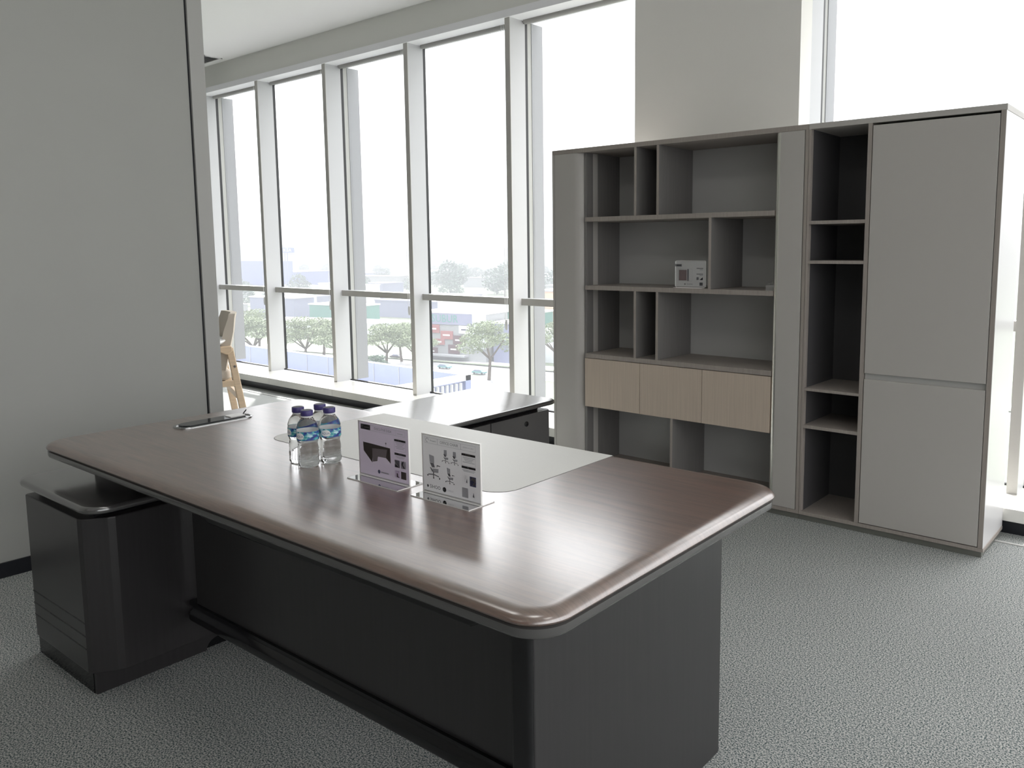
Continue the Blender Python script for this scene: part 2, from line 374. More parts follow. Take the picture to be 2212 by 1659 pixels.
# power box in the top
pb=empty('power_box',(-2.925-S0,1.555-T0,.760)); pb.parent=desk
b=MB(); b.rrect(0,0,.050,.152,.0498,[(0,0),(0,.002),(.002,.0045),(.006,.0052),(.010,.0040),(.011,.001)],12); b.build('rim','steel',pb,smooth=40)
b=MB(); b.rrect(.0,-.004,.036,.128,.0355,[(0,.002),(0,.007),(.001,.0085)],12); b.build('lid','dark_glass',pb,smooth=30)
b=MB(); b.use('acrylic_edge').rrect(.0,.085,.022,.03,.004,[(0,.0085),(0,.0115),(.001,.012)],4); b.build('socket_plate',None,pb)
b=MB(); b.bar((.0,.118,.010),(-.004,.135,.024),.003,.003); b.build('latch','black_gloss',pb)
# supports
def dl(s0,s1,t0,t1): return (s0-S0,s1-S0,t0-T0,t1-T0)
b=MB(); b.box(*dl(-1.036,-.983,1.142,1.934),0,.708); b.build('leg','desk_lacquer',desk,bevel=.004)
b=MB(); b.rrect(-1.0095-S0,1.139-T0,.0255,.010,.009,[(0,.012),(0,.706)],5); b.build('leg_front_strip','black_gloss',desk,smooth=40)
b=MB(); b.box(*dl(-2.552,-1.036,1.262,1.282),.243,.708); b.build('modesty_panel','desk_lacquer',desk,bevel=.003)
b=MB(); b.rrect(-1.818-S0,1.275-T0,.782,.026,.02,[(.006,.178),(0,.186),(0,.206),(.012,.216),(.014,.226),(.003,.236),(.003,.245)],4); b.build('lower_rail','black_gloss',desk,smooth=40)
b=MB(); s0,s1,t0,t1=dl(-2.24,-1.085,1.115,1.16)
b.prism([(s0,.708),(s0+.03,.655),(s0+.075,.640),(s1-.045,.640),(s1,.664),(s1+.01,.708)],'y',t0,t1); b.build('cross_beam','black_gloss',desk,bevel=.004)
b=MB(); b.box(*dl(-3.0,-2.72,1.15,1.92),.6405,.7075); b.build('support_block','black_gloss',desk,bevel=.003)
b=MB(); b.box(*dl(-2.55,-1.036,1.90,1.93),.62,.708); b.build('rear_rail','desk_lacquer',desk)

# ------------------------------------------------------------------ low credenza crossing under the desk end
CS,CT=-2.86,2.06
cred=tag(empty('credenza',dw(CS,CT),DTH),'low dark side cabinet with rounded black top, running under the left end of the desk','side cabinet')
def cl(s0,s1,t0,t1): return (s0-CS,s1-CS,t0-CT,t1-CT)
b=MB(); b.rrect(-2.857-CS,2.078-CT,.300,1.123,.07,[(.008,.618),(.002,.621),(0,.626),(0,.631),(.002,.636),(.006,.6392),(.012,.640)],10); b.build('top','credenza_top',cred,smooth=35)
b=MB(); b.box(*cl(-3.07,-2.64,1.0,3.12),.59,.617); b.build('shadow_gap_spacer','black_gloss',cred)
# body with a chamfered front corner
b=MB(); o=[(-3.098,.972),(-3.09,.965),(-2.672,.965),(-2.655,.972),(-2.612,1.03),(-2.605,1.05),(-2.605,3.165),(-3.098,3.165)]
o2=[(a,c) for a,c in o]; o2[2]=(-2.672,.965); o2[3]=(-2.660,.970)
b.loft([[(a-CS,c-CT,z) for a,c in o] for z in (.09,.590)]); b.build('body','desk_lacquer',cred,bevel=.004)
b=MB()
for z in (.165,.207,.250): b.box(-3.0895-CS,-2.674-CS,.9644-CT,.9665-CT,z,z+.005)
b.build('front_groove','black_gloss',cred)
b=MB(); pts=[(.992-CT,0),(3.14-CT,0),(3.14-CT,.09),(.992-CT,.09)]
h=1.40-CT; pts=[(.992-CT,0),(h-.045,0)]+[(h-.045*math.cos(PI*k/10),.045*math.sin(PI*k/10)*.85) for k in range(1,10)]+[(h+.045,0),(3.14-CT,0),(3.14-CT,.09),(.992-CT,.09)]
b.prism(pts,'x',-2.705-CS,-2.690-CS); b.build('side_plinth','desk_lacquer',cred)
b=MB(); b.box(*cl(-3.15,-2.705,.99,3.12),0,.09); b.build('plinth','black_gloss',cred)
for t0,t1 in ((2.105,2.718),(2.724,3.15)):
    b=MB(); b.box(*cl(-2.605,-2.589,t0,t1),.10,.590); d=b.build('door','desk_slab',cred,bevel=.002)
    if t0>2.5:
        l=MB(); l.loft([[(-2.589-CS+dx,2.973-CT+r*math.cos(PI*k/8),.545+r*math.sin(PI*k/8)) for k in range(16)] for r,dx in ((.013,0),(.013,.004),(.010,.005))]); l.build('lock','black_gloss',d,smooth=40)

# ------------------------------------------------------------------ bookcase and tall cabinet
BY0,BY1=3.92,4.318
bc=tag(empty('bookcase',(-2.488,BY0,0)),'wide taupe open bookcase with six cubbies and three wood drawers against the window wall','bookcase')
def B(o,x0,x1,y0,y1,z0,z1,name,m,par,bev=.0012):
    ox,oy=o.location.x,o.location.y
    return MB().box(x0-ox,x1-ox,y0-oy,y1-oy,z0,z1).build(name,m,par,bevel=bev)
X0,X1=-3.315,-1.6605
B(bc,X0,X1,BY0,BY1,1.979,2.005,'top_panel','cabinet_body',bc)
B(bc,X0+.004,X1,BY0+.008,BY1,0,.028,'plinth','plinth_metal',bc)
B(bc,X0,X1,BY0,BY1,.028,.048,'bottom_board','cabinet_body',bc)
B(bc,X0,X0+.018,BY0,BY1,.048,1.979,'side_panel','cabinet_front',bc)
B(bc,X1-.016,X1,BY0,BY1,.048,1.979,'side_panel','cabinet_body',bc)
B(bc,X0+.018,X1-.016,4.295,4.307,.048,1.979,'back_panel','cabinet_back',bc)
B(bc,-3.086,-3.068,BY0+.03,4.295,.048,1.979,'inner_side','cabinet_inner',bc)
B(bc,-1.832,-1.815,BY0+.03,4.295,.048,1.979,'inner_side','cabinet_inner',bc)
def pilaster(xa,xb,side,m2):
    # flat upright whose inner edge rolls back into the opening
    ox,oy=bc.location.x,bc.location.y; r=.055; b=MB()
    if side>0: pts=[(xa,BY0+.14),(xa,BY0-.002)]+[(xb-.076+.076*math.sin(a),BY0-.002+.125-.125*math.cos(a)) for a in [R(90*k/14) for k in range(15)]]+[(xb,BY0+.14)]
    else: pts=[(xb,BY0+.10),(xb,BY0-.002)]+[(xa+.030-.030*math.sin(a),BY0-.002+.030-.030*math.cos(a)) for a in [R(90*k/10) for k in range(11)]]+[(xa,BY0+.10)]
    b.use('cabinet_front'); b.loft([[(p-ox,q-oy,z) for p,q in pts] for z in (.05,1.978)])
    for f in b.bm.faces:
        c=f.calc_center_median()
        if side<0 and c.x+ox<xa+.0305 and c.y+oy<BY0+.034: 
            if 'satin_edge' not in b.mats: b.mats.append('satin_edge')
            f.material_index=b.mats.index('satin_edge')
    return b.build('upright_panel',None,bc,smooth=30)
pilaster(-3.293,-3.066,1,None); pilaster(-1.835,-1.680,-1,None)
for z0,z1 in ((1.566,1.592),(1.154,1.180),(.735,.762)):
    B(bc,-3.060,-1.832,BY0+.004,4.295,z0,z1,'shelf','cabinet_body',bc)
for x,z0,z1 in ((-2.694,1.592,1.979),(-2.541,1.592,1.979),(-2.204,1.180,1.566),(-2.694,.762,1.154),(-2.541,.762,1.154),(-2.437,.048,.43)):
    B(bc,x-.0075,x+.0075,BY0+.006,4.295,z0,z1,'divider','cabinet_inner',bc)
    B(bc,x-.0075,x+.0075,BY0+.004,BY0+.006,z0,z1,'divider_edge','cabinet_body',bc,0)
for x0,x1 in ((-3.066,-2.6595),(-2.6565,-2.2445),(-2.2415,-1.8345)):
    dr=B(bc,x0,x1,BY0+.006,BY0+.024,.430,.7315,'drawer','cabinet_wood',bc,.001)
    B(bc,x0+.01,x1-.01,BY0+.024,4.29,.432,.72,'drawer_box','cabinet_inner',dr,0)
cb=tag(empty('storage_cabinet',(-1.222,BY0,0)),'tall grey cabinet with two plain doors and a narrow column of open shelves','cabinet')
X0,X1=-1.659,-.785
B(cb,X0,X1,BY0,BY1,1.979,2.005,'top_panel','cabinet_front',cb)
B(cb,X0,X1-.008,BY0+.008,BY1-.03,0,.028,'plinth','plinth_metal',cb)
B(cb,X0,X1,BY0,BY1,.028,.046,'bottom_board','cabinet_body',cb)
B(cb,X1-.022,X1-.002,BY0,BY1,.046,1.979,'side_panel','cabinet_side',cb)
B(cb,X1-.023,X1-.003,BY0-.0015,BY0,.046,1.979,'side_panel_edge','cabinet_body',cb,0)
B(cb,X0,X0+.012,BY0,BY1,.046,1.979,'divider','cabinet_body',cb)
B(cb,-1.370,-1.350,BY0,BY1-.01,.046,1.979,'divider','cabinet_body',cb)
B(cb,X0+.012,-1.370,4.295,4.307,.046,1.979,'back_panel','cabinet_dark',cb)
B(cb,X0+.012,X0+.0135,BY0+.03,4.295,.046,1.979,'divider_lining','cabinet_dark',cb,0)
B(cb,-1.3715,-1.370,BY0+.03,4.295,.046,1.979,'divider_lining','cabinet_dark',cb,0)
B(cb,-1.350,X1-.022,4.295,4.307,.046,1.979,'back_panel','cabinet_inner',cb)
for z0,z1 in ((1.517,1.534),(1.322,1.338),(.679,.693),(.485,.502)):
    B(cb,X0+.012,-1.370,BY0+.002,4.295,z0,z1,'shelf','cabinet_body',cb)
B(cb,-1.3465,-.811,BY0-.001,BY0+.017,.797,1.968,'door','cabinet_front',cb,.0015)
B(cb,-1.3465,-.811,BY0-.001,BY0+.017,.050,.768,'door','cabinet_front',cb,.0015)
B(cb,-1.348,-.810,BY0+.014,BY0+.03,.760,.805,'handle_channel','trim_grey',cb)

# ------------------------------------------------------------------ sign holders
def sheet_print(b, kind, W=.211, H=.150):
    # printed matter: thin raised shapes on the -y side, x from -W/2, z from 0
    y=-.0012
    lay=[0]
    def q(x0,x1,z0,z1,m):
        lay[0]+=1; yy=y-lay[0]*.000004
        b.use(m); b.poly([(-W/2+x0*W,yy,z0*H),(-W/2+x1*W,yy,z0*H),(-W/2+x1*W,yy,z1*H),(-W/2+x0*W,yy,z1*H)])
    def pg(pts,m):
        lay[0]+=1; yy=y-lay[0]*.000004
        b.use(m); b.poly([(-W/2+px*W,yy,pz*H) for px,pz in pts])
    def tx(t,size,x,z,m,al='CENTER'):
        lay[0]+=1; yy=y-lay[0]*.000004
        b.use(m); b.text(t,size,lambda c:(-W/2+x*W+c.x,yy,z*H+c.y),al)
    def lines(x0,x1,z0,n,dz,m='ink_light'):
        for i in range(n):
            ins=.02*(i%3); q(x0+ins,x1-ins,z0-i*dz,z0-i*dz+.010,m)
    def ring(x,z,r,m,fill=False,n=20):
        ar=W/H
        if fill: pg([(x+r*math.cos(2*PI*k/n),z+ar*r*math.sin(2*PI*k/n)) for k in range(n)],m)
        else:
            for k in range(n-4):
                a0,a1=2*PI*k/n,2*PI*(k+1)/n
                pg([(x+r*math.cos(a0),z+ar*r*math.sin(a0)),(x+r*math.cos(a1),z+ar*r*math.sin(a1)),(x+.8*r*math.cos(a1),z+.8*ar*r*math.sin(a1)),(x+.8*r*math.cos(a0),z+.8*ar*r*math.sin(a0))],m)
    def frame(x0,x1,z0,z1,m='ink_light',t=.003):
        q(x0,x1,z0,z0+t*1.4,m); q(x0,x1,z1-t*1.4,z1,m); q(x0,x0+t,z0,z1,m); q(x1-t,x1,z0,z1,m)
    def chair(x,z,s,arm=True,m='ink_light',m2='ink_dark',back=False):
        a=W/H
        pg([(x-.30*s,z+a*1.0*s),(x-.12*s,z+a*.98*s),(x+.05*s,z+a*.95*s),(x+.06*s,z+a*.60*s),(x-.26*s,z+a*.62*s)],m) if not back else pg([(x-.18*s,z+a*1.0*s),(x+.18*s,z+a*1.0*s),(x+.20*s,z+a*.5*s),(x-.20*s,z+a*.5*s)],m)
        pg([(x-.26*s,z+a*.60*s),(x+.02*s,z+a*.60*s),(x+.10*s,z+a*.40*s),(x-.10*s,z+a*.38*s)],'ink_mid')
        pg([(x-.26*s,z+a*.36*s),(x-.18*s,z+a*.36*s),(x+.06*s,z+a*.16*s),(x-.10*s,z+a*.16*s)],'ink_mid')
        pg([(x-.06*s,z+a*.32*s),(x+.36*s,z+a*.36*s),(x+.34*s,z+a*.16*s),(x+.0*s,z+a*.14*s)],m)
        if arm: pg([(x+.24*s,z+a*.54*s),(x+.48*s,z+a*.52*s),(x+.48*s,z+a*.49*s),(x+.28*s,z+a*.49*s),(x+.26*s,z+a*.42*s),(x+.24*s,z+a*.42*s)],m2)
        pg([(x-.03*s,z+a*.16*s),(x+.02*s,z+a*.16*s),(x+.02*s,z-a*.12*s),(x-.03*s,z-a*.12*s)],m2)
        pg([(x-.42*s,z-a*.02*s),(x-.36*s,z+a*.02*s),(x,z+a*.06*s),(x+.36*s,z+a*.0*s),(x+.42*s,z-a*.08*s),(x+.36*s,z-a*.05*s),(x,z+a*.01*s),(x-.34*s,z-a*.03*s)],'ink_mid')
        for px,pz in ((-.42,-.06),(0,-.14),(.42,-.12)): ring(x+px*s,z+a*pz*s,.035*s+.002,m2,True,10)
    if kind=='desk':
        q(.04,.24,.865,.965,'ink_dark'); ring(.075,.915,.016,'ink_light'); q(.11,.21,.905,.922,'ink_light')
        frame(.24,.94,.865,.965); tx('EXECUTIVE DESK',.0098,.50,.915,'ink_mid'); q(.79,.90,.90,.912,'ink_light'); q(.76,.762,.865,.965,'ink_light')
        for z1 in (.80,.545): q(.725,.95,z1-.04,z1,'ink_dark'); q(.80,.87,z1-.025,z1-.015,'ink_light')
        lines(.745,.93,.735,5,.027); frame(.725,.95,.585,.80); lines(.745,.93,.475,2,.022)
        # drawing of an L-shaped desk
        pg([(.08,.62),(.64,.60),(.64,.565),(.28,.53)],'ink_brown')
        pg([(.08,.62),(.28,.53),(.265,.25),(.09,.45)],'ink_brown')
        pg([(.265,.53),(.60,.565),(.60,.40),(.385,.39),(.37,.30),(.275,.27)],'ink_taupe')
        pg([(.58,.57),(.64,.585),(.645,.31),(.55,.40)],'ink_brown')
        q(.555,.558,.60,.655,'ink_mid'); ring(.556,.675,.013,'ink_mid',True,10)
        ring(.40,.105,.026,'ink_blue',True); tx('N',.006,.40,.105,'paper'); q(.44,.60,.09,.115,'ink_light')
        for i,(x0,z0) in enumerate(((.725,.27),(.845,.27),(.725,.07),(.845,.07))):
            q(x0,x0+.10,z0,z0+.14,('ink_mid','ink_light','paper_lilac','ink_brown')[i])
        pg([(.725,.38),(.825,.28),(.825,.27),(.725,.33)],'paper'); pg([(.725,.33),(.815,.27),(.725,.27)],'ink_dark')
        pg([(.865,.39),(.905,.41),(.885,.34),(.925,.28),(.90,.275),(.86,.34)],'ink_dark')
        pg([(.76,.16),(.78,.16),(.785,.10),(.81,.10),(.81,.085),(.76,.085)],'ink_brown')
    elif kind=='chairs':
        frame(.035,.27,.86,.965); ring(.085,.912,.028,'ink_mid'); tx('Prospero',.0062,.135,.912,'ink_mid','LEFT')
        frame(.27,.68,.86,.965); tx('OFFICE CHAIR',.0105,.475,.912,'ink_mid'); frame(.68,.93,.86,.965); tx('GENEALI-H1 GREY',.0048,.805,.912,'ink_light')
        for z1,t in ((.81,'MATERIAL'),(.59,'SIZE')): q(.69,.925,z1-.04,z1,'ink_dark'); tx(t,.0042,.80,z1-.02,'paper')
        lines(.71,.91,.735,4,.027); frame(.69,.925,.60,.81); lines(.70,.92,.52,2,.022)
        chair(.19,.30,.255); chair(.41,.60,.14,back=True,arm=False); chair(.57,.60,.14,back=True,arm=False); chair(.48,.25,.17)
        b.use('ink_dark'); tx('SIHOO',.0135,.115,.085,'ink_dark','LEFT')
        ring(.08,.085,.016,'ink_dark',True); ring(.08,.085,.008,'paper',True)
        ring(.38,.085,.032,'ink_dark',True); tx('N',.007,.38,.085,'paper'); tx('CHELLO',.0062,.43,.085,'ink_light','LEFT')
        for i,(x0,z0) in enumerate(((.69,.28),(.825,.26),(.69,.04),(.825,.04))): q(x0,x0+.105,z0,z0+.17,('paper','ink_blue','ink_light','paper')[i])
        pg([(.83,.36),(.87,.42),(.93,.40),(.92,.33),(.87,.37)],'ink_light'); pg([(.86,.27),(.90,.35),(.925,.30)],'ink_light')
        pg([(.76,.31),(.78,.38),(.785,.30)],'ink_mid'); pg([(.87,.08),(.885,.16),(.90,.07)],'ink_mid')
    else:
        q(.0,.22,.79,.89,'ink_light'); q(.02,.20,.815,.86,'ink_mid')
        frame(.11,.56,.22,.70); q(.13,.38,.24,.66,'ink_pink'); q(.40,.45,.22,.69,'ink_light'); frame(.13,.38,.45,.66,'ink_light',.006)
        for z1 in (.73,.51): q(.70,.91,z1-.02,z1,'ink_dark'); q(.80,.90,z1-.07,z1-.05,'ink_light')
        pg([(.80,.27),(.90,.27),(.90,.38)],'ink_dark'); q(.80,.90,.05,.17,'ink_mid'); q(.70,.77,.27,.38,'ink_light')
        ring(.33,.10,.02,'ink_mid',True); q(.38,.58,.09,.11,'ink_light')
def sign(loc, rz, kind, paper, lab, W=.216, base=.093, tilt=0):
    root=empty('sign_holder',loc,rz)
    b=MB(); b.use('acrylic')
    b.poly([(-W/2,-base/2,.0022),(W/2,-base/2,.0022),(W/2,base/2,.0022),(-W/2,base/2,.0022)])
    for yy in (-.0022,.0022): b.poly([(-W/2,yy,.0022),(W/2,yy,.0022),(W/2,yy,.160),(-W/2,yy,.160)])
    b.use('acrylic_edge')
    for x0,x1,y0,y1 in ((-W/2,W/2,-base/2,-base/2+.0012),(-W/2,W/2,base/2-.0012,base/2),(-W/2,-W/2+.0012,-base/2,base/2),(W/2-.0012,W/2,-base/2,base/2)): b.box(x0,x1,y0,y1,0,.0022)
    b.box(-W/2,W/2,-.0026,.0026,.1592,.1612)
    for x in (-W/2,W/2-.0008): b.box(x,x+.0008,-.0026,.0026,.0022,.1592)
    b.box(-W/2,W/2,-.0026,.0026,.0022,.0040)
    b.build('acrylic_stand',None,root)
    p=MB(); p.use(paper).poly([(-.1055,-.0006,0),(.1055,-.0006,0),(.1055,-.0006,.150),(-.1055,-.0006,.150)]); sheet_print(p,kind)
    po=p.build('printed_sheet',None,root); po.location=(0,0,.0075)
    tag(root,lab,'sign','clear stands with printed product sheets'); return root
sign(dw(-1.7735,1.4285,.7602),DTH,'desk','paper_lilac','clear stand with a lilac sheet picturing a desk, nearest the water bottles')
sign(dw(-1.502,1.4265,.7602),DTH,'chairs','paper','clear stand with a white OFFICE CHAIR sheet, right of the other desk sign')
s3=sign((-2.358,3.985,1.1802),R(3),'shelf','card_white','small white printed sheet leaning in a clear stand on the bookcase shelf',W=.196,base=.07)
s3.scale=(.92,.92,.95)
# small boxed sample at the end of the shelf
t=tag(empty('sample_box',(-1.865,3.975,1.1802)),'little white box with a curled strip on top, half hidden at the shelf end','box')
MB().box(-.022,.026,-.02,.03,0,.027).build('carton','paper',t,bevel=.001)
b=MB(); b.bar((-.02,0,.034),(.018,.01,.043),.012,.003); b.bar((-.008,.005,.028),(.012,.0,.05),.004,.004); b.build('strip','trim_grey',t)

# ------------------------------------------------------------------ water bottles
def make_bottle():
    root=empty('water_bottle')
    prof=[(.0235,.0),(.0285,.002),(.0312,.007),(.0320,.014),(.0316,.020),(.0306,.024),(.0316,.029),(.0314,.036),(.0300,.041),(.0308,.046),(.0304,.056),(.0288,.066),(.0286,.072),(.0302,.078),(.0322,.083),(.0323,.110),(.0318,.114),(.0323,.118),(.0312,.124),(.0282,.132),(.0232,.140),(.0176,.147),(.0148,.1515),(.0143,.156)]
    seg=48; rings=[]
    for i,(r,z) in enumerate(prof):
        ring=[]
        for k in range(seg):
            a=2*PI*k/seg; rr=r
            if z<.022: rr=r*(1-.035*(1-z/.022)*(.5+.5*math.cos(5*a)))
            elif .04<z<.075: rr=r*(1+.012*math.sin(3*a+z*120))
            ring.append((rr*math.cos(a),rr*math.sin(a),z))
        rings.append(ring)
    MB().loft(rings).build('body','water_bottle',root,smooth=60)
    b=MB(); b.lathe([(.0156,.1495),(.0162,.1505),(.0162,.1535),(.0150,.1545)],36); b.build('neck_ring','chain_white',root,smooth=40)
    b=MB(); rings=[]
    for z,r in ((.1548,.0176),(.1558,.0180),(.169,.0180),(.1705,.0172),(.1710,.0160)):
        rings.append([((r-(.0004 if k%2 else 0))*math.cos(2*PI*k/72),(r-(.0004 if k%2 else 0))*math.sin(2*PI*k/72),z) for k in range(72)])
    b.use('cap_purple').loft(rings); b.use('ink_light').lathe([(.0150,.1710),(.0150,.1712)],36); b.build('cap',None,root,smooth=50)
    b=MB(); b.use('chain_white').loft([[(.03245*math.cos(2*PI*k/48),.03245*math.sin(2*PI*k/48),z) for k in range(48)] for z in (.0837,.1098)],False); b.use('bottle_label').loft([[(.0328*math.cos(2*PI*k/48),.0328*math.sin(2*PI*k/48),z) for k in range(48)] for z in (.0835,.1100)],False)
    def wrap(u,z,r=.0330): a=u/.033-PI/2; return (r*math.cos(a),r*math.sin(a),z)
    b.use('chain_white'); b.poly([wrap(.0155*math.cos(2*PI*k/20),.0968+.0098*math.sin(2*PI*k/20),.0329+.0) for k in range(20)]) if False else None
    for k in range(10):      # oval badge as narrow vertical strips that follow the curve
        u0=-.0155+.0031*k; u1=u0+.0031; h0=.0098*math.sqrt(max(0,1-(u0/.0155)**2)); h1=.0098*math.sqrt(max(0,1-(u1/.0155)**2))
        b.use('chain_white'); b.poly([wrap(u0,.0968-h0),wrap(u1,.0968-h1),wrap(u1,.0968+h1),wrap(u0,.0968+h0)])
    b.use('ink_blue'); b.text('AQUA',.0092,lambda c:wrap(c.x,.0962+c.y,.0332))
    b.build('label',None,root,smooth=60)
    return root
bl=[(-2.083,1.395,-40,'front water bottle of the four, nearest the desk edge, purple cap'),(-2.149,1.409,-62,'left water bottle of the cluster, half behind the front one'),
    (-2.066,1.462,-20,'right water bottle of the cluster, nearest the lilac sign'),(-2.1325,1.475,30,'rear water bottle of the four, mostly hidden behind the others')]
proto=make_bottle()
for i,(s,t,a,lab) in enumerate(bl):
    o=proto if i==0 else copy_tree(proto)
    o.location=dw(s,t,.7602); o.rotation_euler=(0,0,R(a+52)); tag(o,lab,'bottle','small water bottles on the desk')

# ------------------------------------------------------------------ chair and round table beyond the partition
ch=tag(empty('dining_chair',(-6.083,2.909,0),R(-110.7)),'pale wood armchair with cream upholstered back, beyond the grey partition','chair')
# local +x is the way the chair faces
for sy in (-1,1):
    y=.27*sy
    b=MB(); b.bar((-.36,y,0),(-.255,y,.685),.030,.050,(1,0,0)); b.build('leg','chair_wood',ch,bevel=.006)
    b=MB(); b.bar((.27,y,0),(.22,y,.685),.030,.045,(1,0,0)); b.build('leg','chair_wood',ch,bevel=.006)
    b=MB(); b.prism([(-.275,.662),(-.27,.70),(.25,.70),(.25,.665),(-.18,.660),(-.235,.635)],'y',y-.022,y+.022); b.build('armrest','chair_wood',ch,bevel=.008)
    b=MB(); b.box(-.30,.25,y-.014,y+.014,.395,.440); b.build('seat_rail','chair_wood',ch,bevel=.004)
    b=MB(); b.tube((-.283,y-.017*sy,.545),(-.283,y+.0185*sy,.545),.009,seg=12); b.build('dowel','ink_taupe',ch)
b=MB(); b.box(-.31,-.285,-.26,.26,.30,.345); b.build('stretcher','chair_wood',ch,bevel=.003)
b=MB(); b.rrect(-.01,0,.255,.250,.06,[(.02,.44),(0,.455),(0,.50),(.02,.525),(.06,.535)],6); b.build('seat','chair_fabric',ch,smooth=50)
b=MB(); b.rrect(.0,0,.06,.20,.04,[(.015,.0),(0,.02),(0,.13),(.02,.15)],5); o=b.build('cushion','chair_cushion',ch,smooth=50); o.location=(-.17,0,.53); o.rotation_euler=(0,R(-14),0)
b=MB(); rings=[]
for z,d,hw in ((.46,-.215,.225),(.60,-.245,.235),(.80,-.292,.235),(.90,-.318,.225),(.935,-.328,.205)):
    th=.034 if z<.9 else .022
    ring=[]
    for k in range(13): u=-1+k/6; ring.append((d+th+.06*u*u*.6,hw*u,z))
    for k in range(12,-1,-1): u=-1+k/6; ring.append((d-th+.06*u*u*.6,hw*u*1.04,z))
    rings.append(ring)
b.loft(rings); b.build('backrest','chair_fabric',ch,smooth=50)
tb=tag(empty('round_table',(-6.11,2.54,0)),'round white table whose rim shows in front of the pale armchair','table')
b=MB(); b.lathe([(.53,.712),(.59,.722),(.605,.738),(.60,.748),(.58,.75)],72); b.build('tabletop','table_white',tb,smooth=40)
b=MB(); b.lathe([(.03,.02),(.03,.712)],20); b.build('pedestal','table_white',tb,smooth=40)
b=MB(); b.lathe([(.17,0),(.17,.012),(.05,.03)],40); b.build('base','table_white',tb,smooth=40)

# ------------------------------------------------------------------ the city below
G=-36.0
random.seed(7)
mat('asphalt',(.30,.30,.31),.9,.1,noise=((.05,.05,.05),.10,3))
mat('ground_green',(.20,.23,.17),.95,.1,noise=((.02,.02,.02),.35,5))
mat('roof_white',(.72,.72,.72),.8,.2); mat('roof_pale',(.36,.37,.39),.8,.2); mat('roof_lavender',(.25,.26,.36),.8,.2)
mat('wall_lavender',(.20,.215,.31),.7,.2); mat('wall_blue',(.10,.14,.42),.6,.3); mat('wall_grey',(.30,.31,.32),.8,.2)
mat('wall_green',(.07,.20,.17),.7,.2); mat('wall_pale',(.55,.58,.60),.8,.2); mat('wall_dark',(.10,.10,.14),.5,.3); mat('wall_orange',(.62,.40,.30),.8,.2)
mat('podium_wall',(.24,.27,.42),.6,.3); mat('ext_glass',(.22,.24,.36),.15,.6); mat('sign_red',(.30,.12,.12),.6,.3); mat('sign_dark',(.12,.07,.08),.6,.3)
mat('sign_yellow',(.85,.75,.25),.6,.3); mat('sign_teal',(.10,.28,.24),.6,.3)
mat('leaf_pale',(.19,.23,.14),.7,.3); mat('leaf_dark',(.07,.12,.08),.7,.3); mat('bark',(.12,.10,.08),.9,.1)
mat('car_teal',(.16,.34,.36),.3,.5); mat('car_white',(.7,.7,.7),.3,.5); mat('car_dark',(.06,.06,.07),.3,.5)
S(MB().box(-2600,500,60,3200,G-1,G).build('ground','ground_green'))
def road(name, pts, wd, m, z):
    b=MB()
    for (xa,ya),(xb,yb) in zip(pts,pts[1:]):
        d=Vector((xb-xa,yb-ya)).normalized(); nn=Vector((-d.y,d.x))*wd/2
        b.poly([(xa-nn.x,ya-nn.y,z),(xb-nn.x,yb-nn.y,z),(xb+nn.x,yb+nn.y,z),(xa+nn.x,ya+nn.y,z)])
    return S(b.build(name,m))
road('road_main',[(-420,130),(-260,160),(-190,174),(-120,184),(40,205)],15,'asphalt',G+.06)
road('road_median',[(-420,140),(-260,170),(-190,183),(-120,193),(40,214)],2.0,'ground_green',G+.4)
road('road_forecourt',[(-420,150),(-200,186),(60,226)],9,'roof_white',G+.05)
road('road_near',[(-60,100),(-115,120),(-150,150),(-172,166)],26,'asphalt',G+.05)
OCC=[(-440,462,16),(-472,486,16),(-500,460,16),(-535,500,16),(-488,526,16),(-420,500,16)]
def free(x,y,r):
    return all(math.hypot(x-a,y-b)>r+q for a,b,q in OCC)
def bld(name, x,y,wx,wy,h,ang,wm,rm,lab,cat='building',group=None,z=G, win=None, parts=None):
    OCC.append((x,y,math.hypot(wx,wy)/2+1))
    root=empty(name,(x,y,z),R(ang))
    MB().box(-wx/2,wx/2,-wy/2,wy/2,0,h).build('walls',wm,root)
    MB().box(-wx/2-.4,wx/2+.4,-wy/2-.4,wy/2+.4,h,h+.6).build('roof',rm,root)
    if win:
        rows,cols,mm=win
        for r_ in range(rows):
            for c_ in range(cols):
                xx=-wx/2+(c_+.5)*wx/cols; zz=h*(r_+.5)/rows
                MB().box(xx-wx/cols*.3,xx+wx/cols*.3,-wy/2-.15,-wy/2,zz-h/rows*.25,zz+h/rows*.25).build('window',mm,root)
    return tag(root,lab,cat,group)
A=10
# shop with coloured boards
sh=bld('shop_building',-203,193,26,14,16,A+2,'wall_grey','roof_white','grey shop block with red and white sign boards beside the road')
b=MB(); b.box(-13.2,8,-7.3,-7.0,12.2,16.2); b.build('fascia','roof_lavender',sh)
b=MB(); b.text('SUBUR',3.6,lambda c:(c.x-3.2,-7.42,14.1+c.y)); b.build('shop_lettering','sign_teal',sh)
MB().box(8,13.2,-7.5,-7.0,4.5,16.4).build('white_tower_panel','wall_pale',sh)
for x0,x1,z0,z1,m in ((-10,-5.5,9.2,12.0,'sign_red'),(-5,0,7.2,10.0,'sign_red'),(2.5,7.5,9.4,12.0,'roof_white'),(0.0,5.0,5.6,8.6,'sign_dark'),(-7.5,-3.5,5.2,7.2,'sign_red'),(-2.0,2.5,2.4,5.4,'sign_dark'),(-11,-6.5,1.6,4.2,'sign_dark')):
    o=MB().box(x0,x1,-7.35,-7.05,z0,z1).build('sign_board',m,sh)
    MB().box(x0+1,x1-1.2,-7.45,-7.36,(z0+z1)/2-.25,(z0+z1)/2+.25).build('board_lettering','roof_white' if m!='roof_white' else 'wall_dark',o)
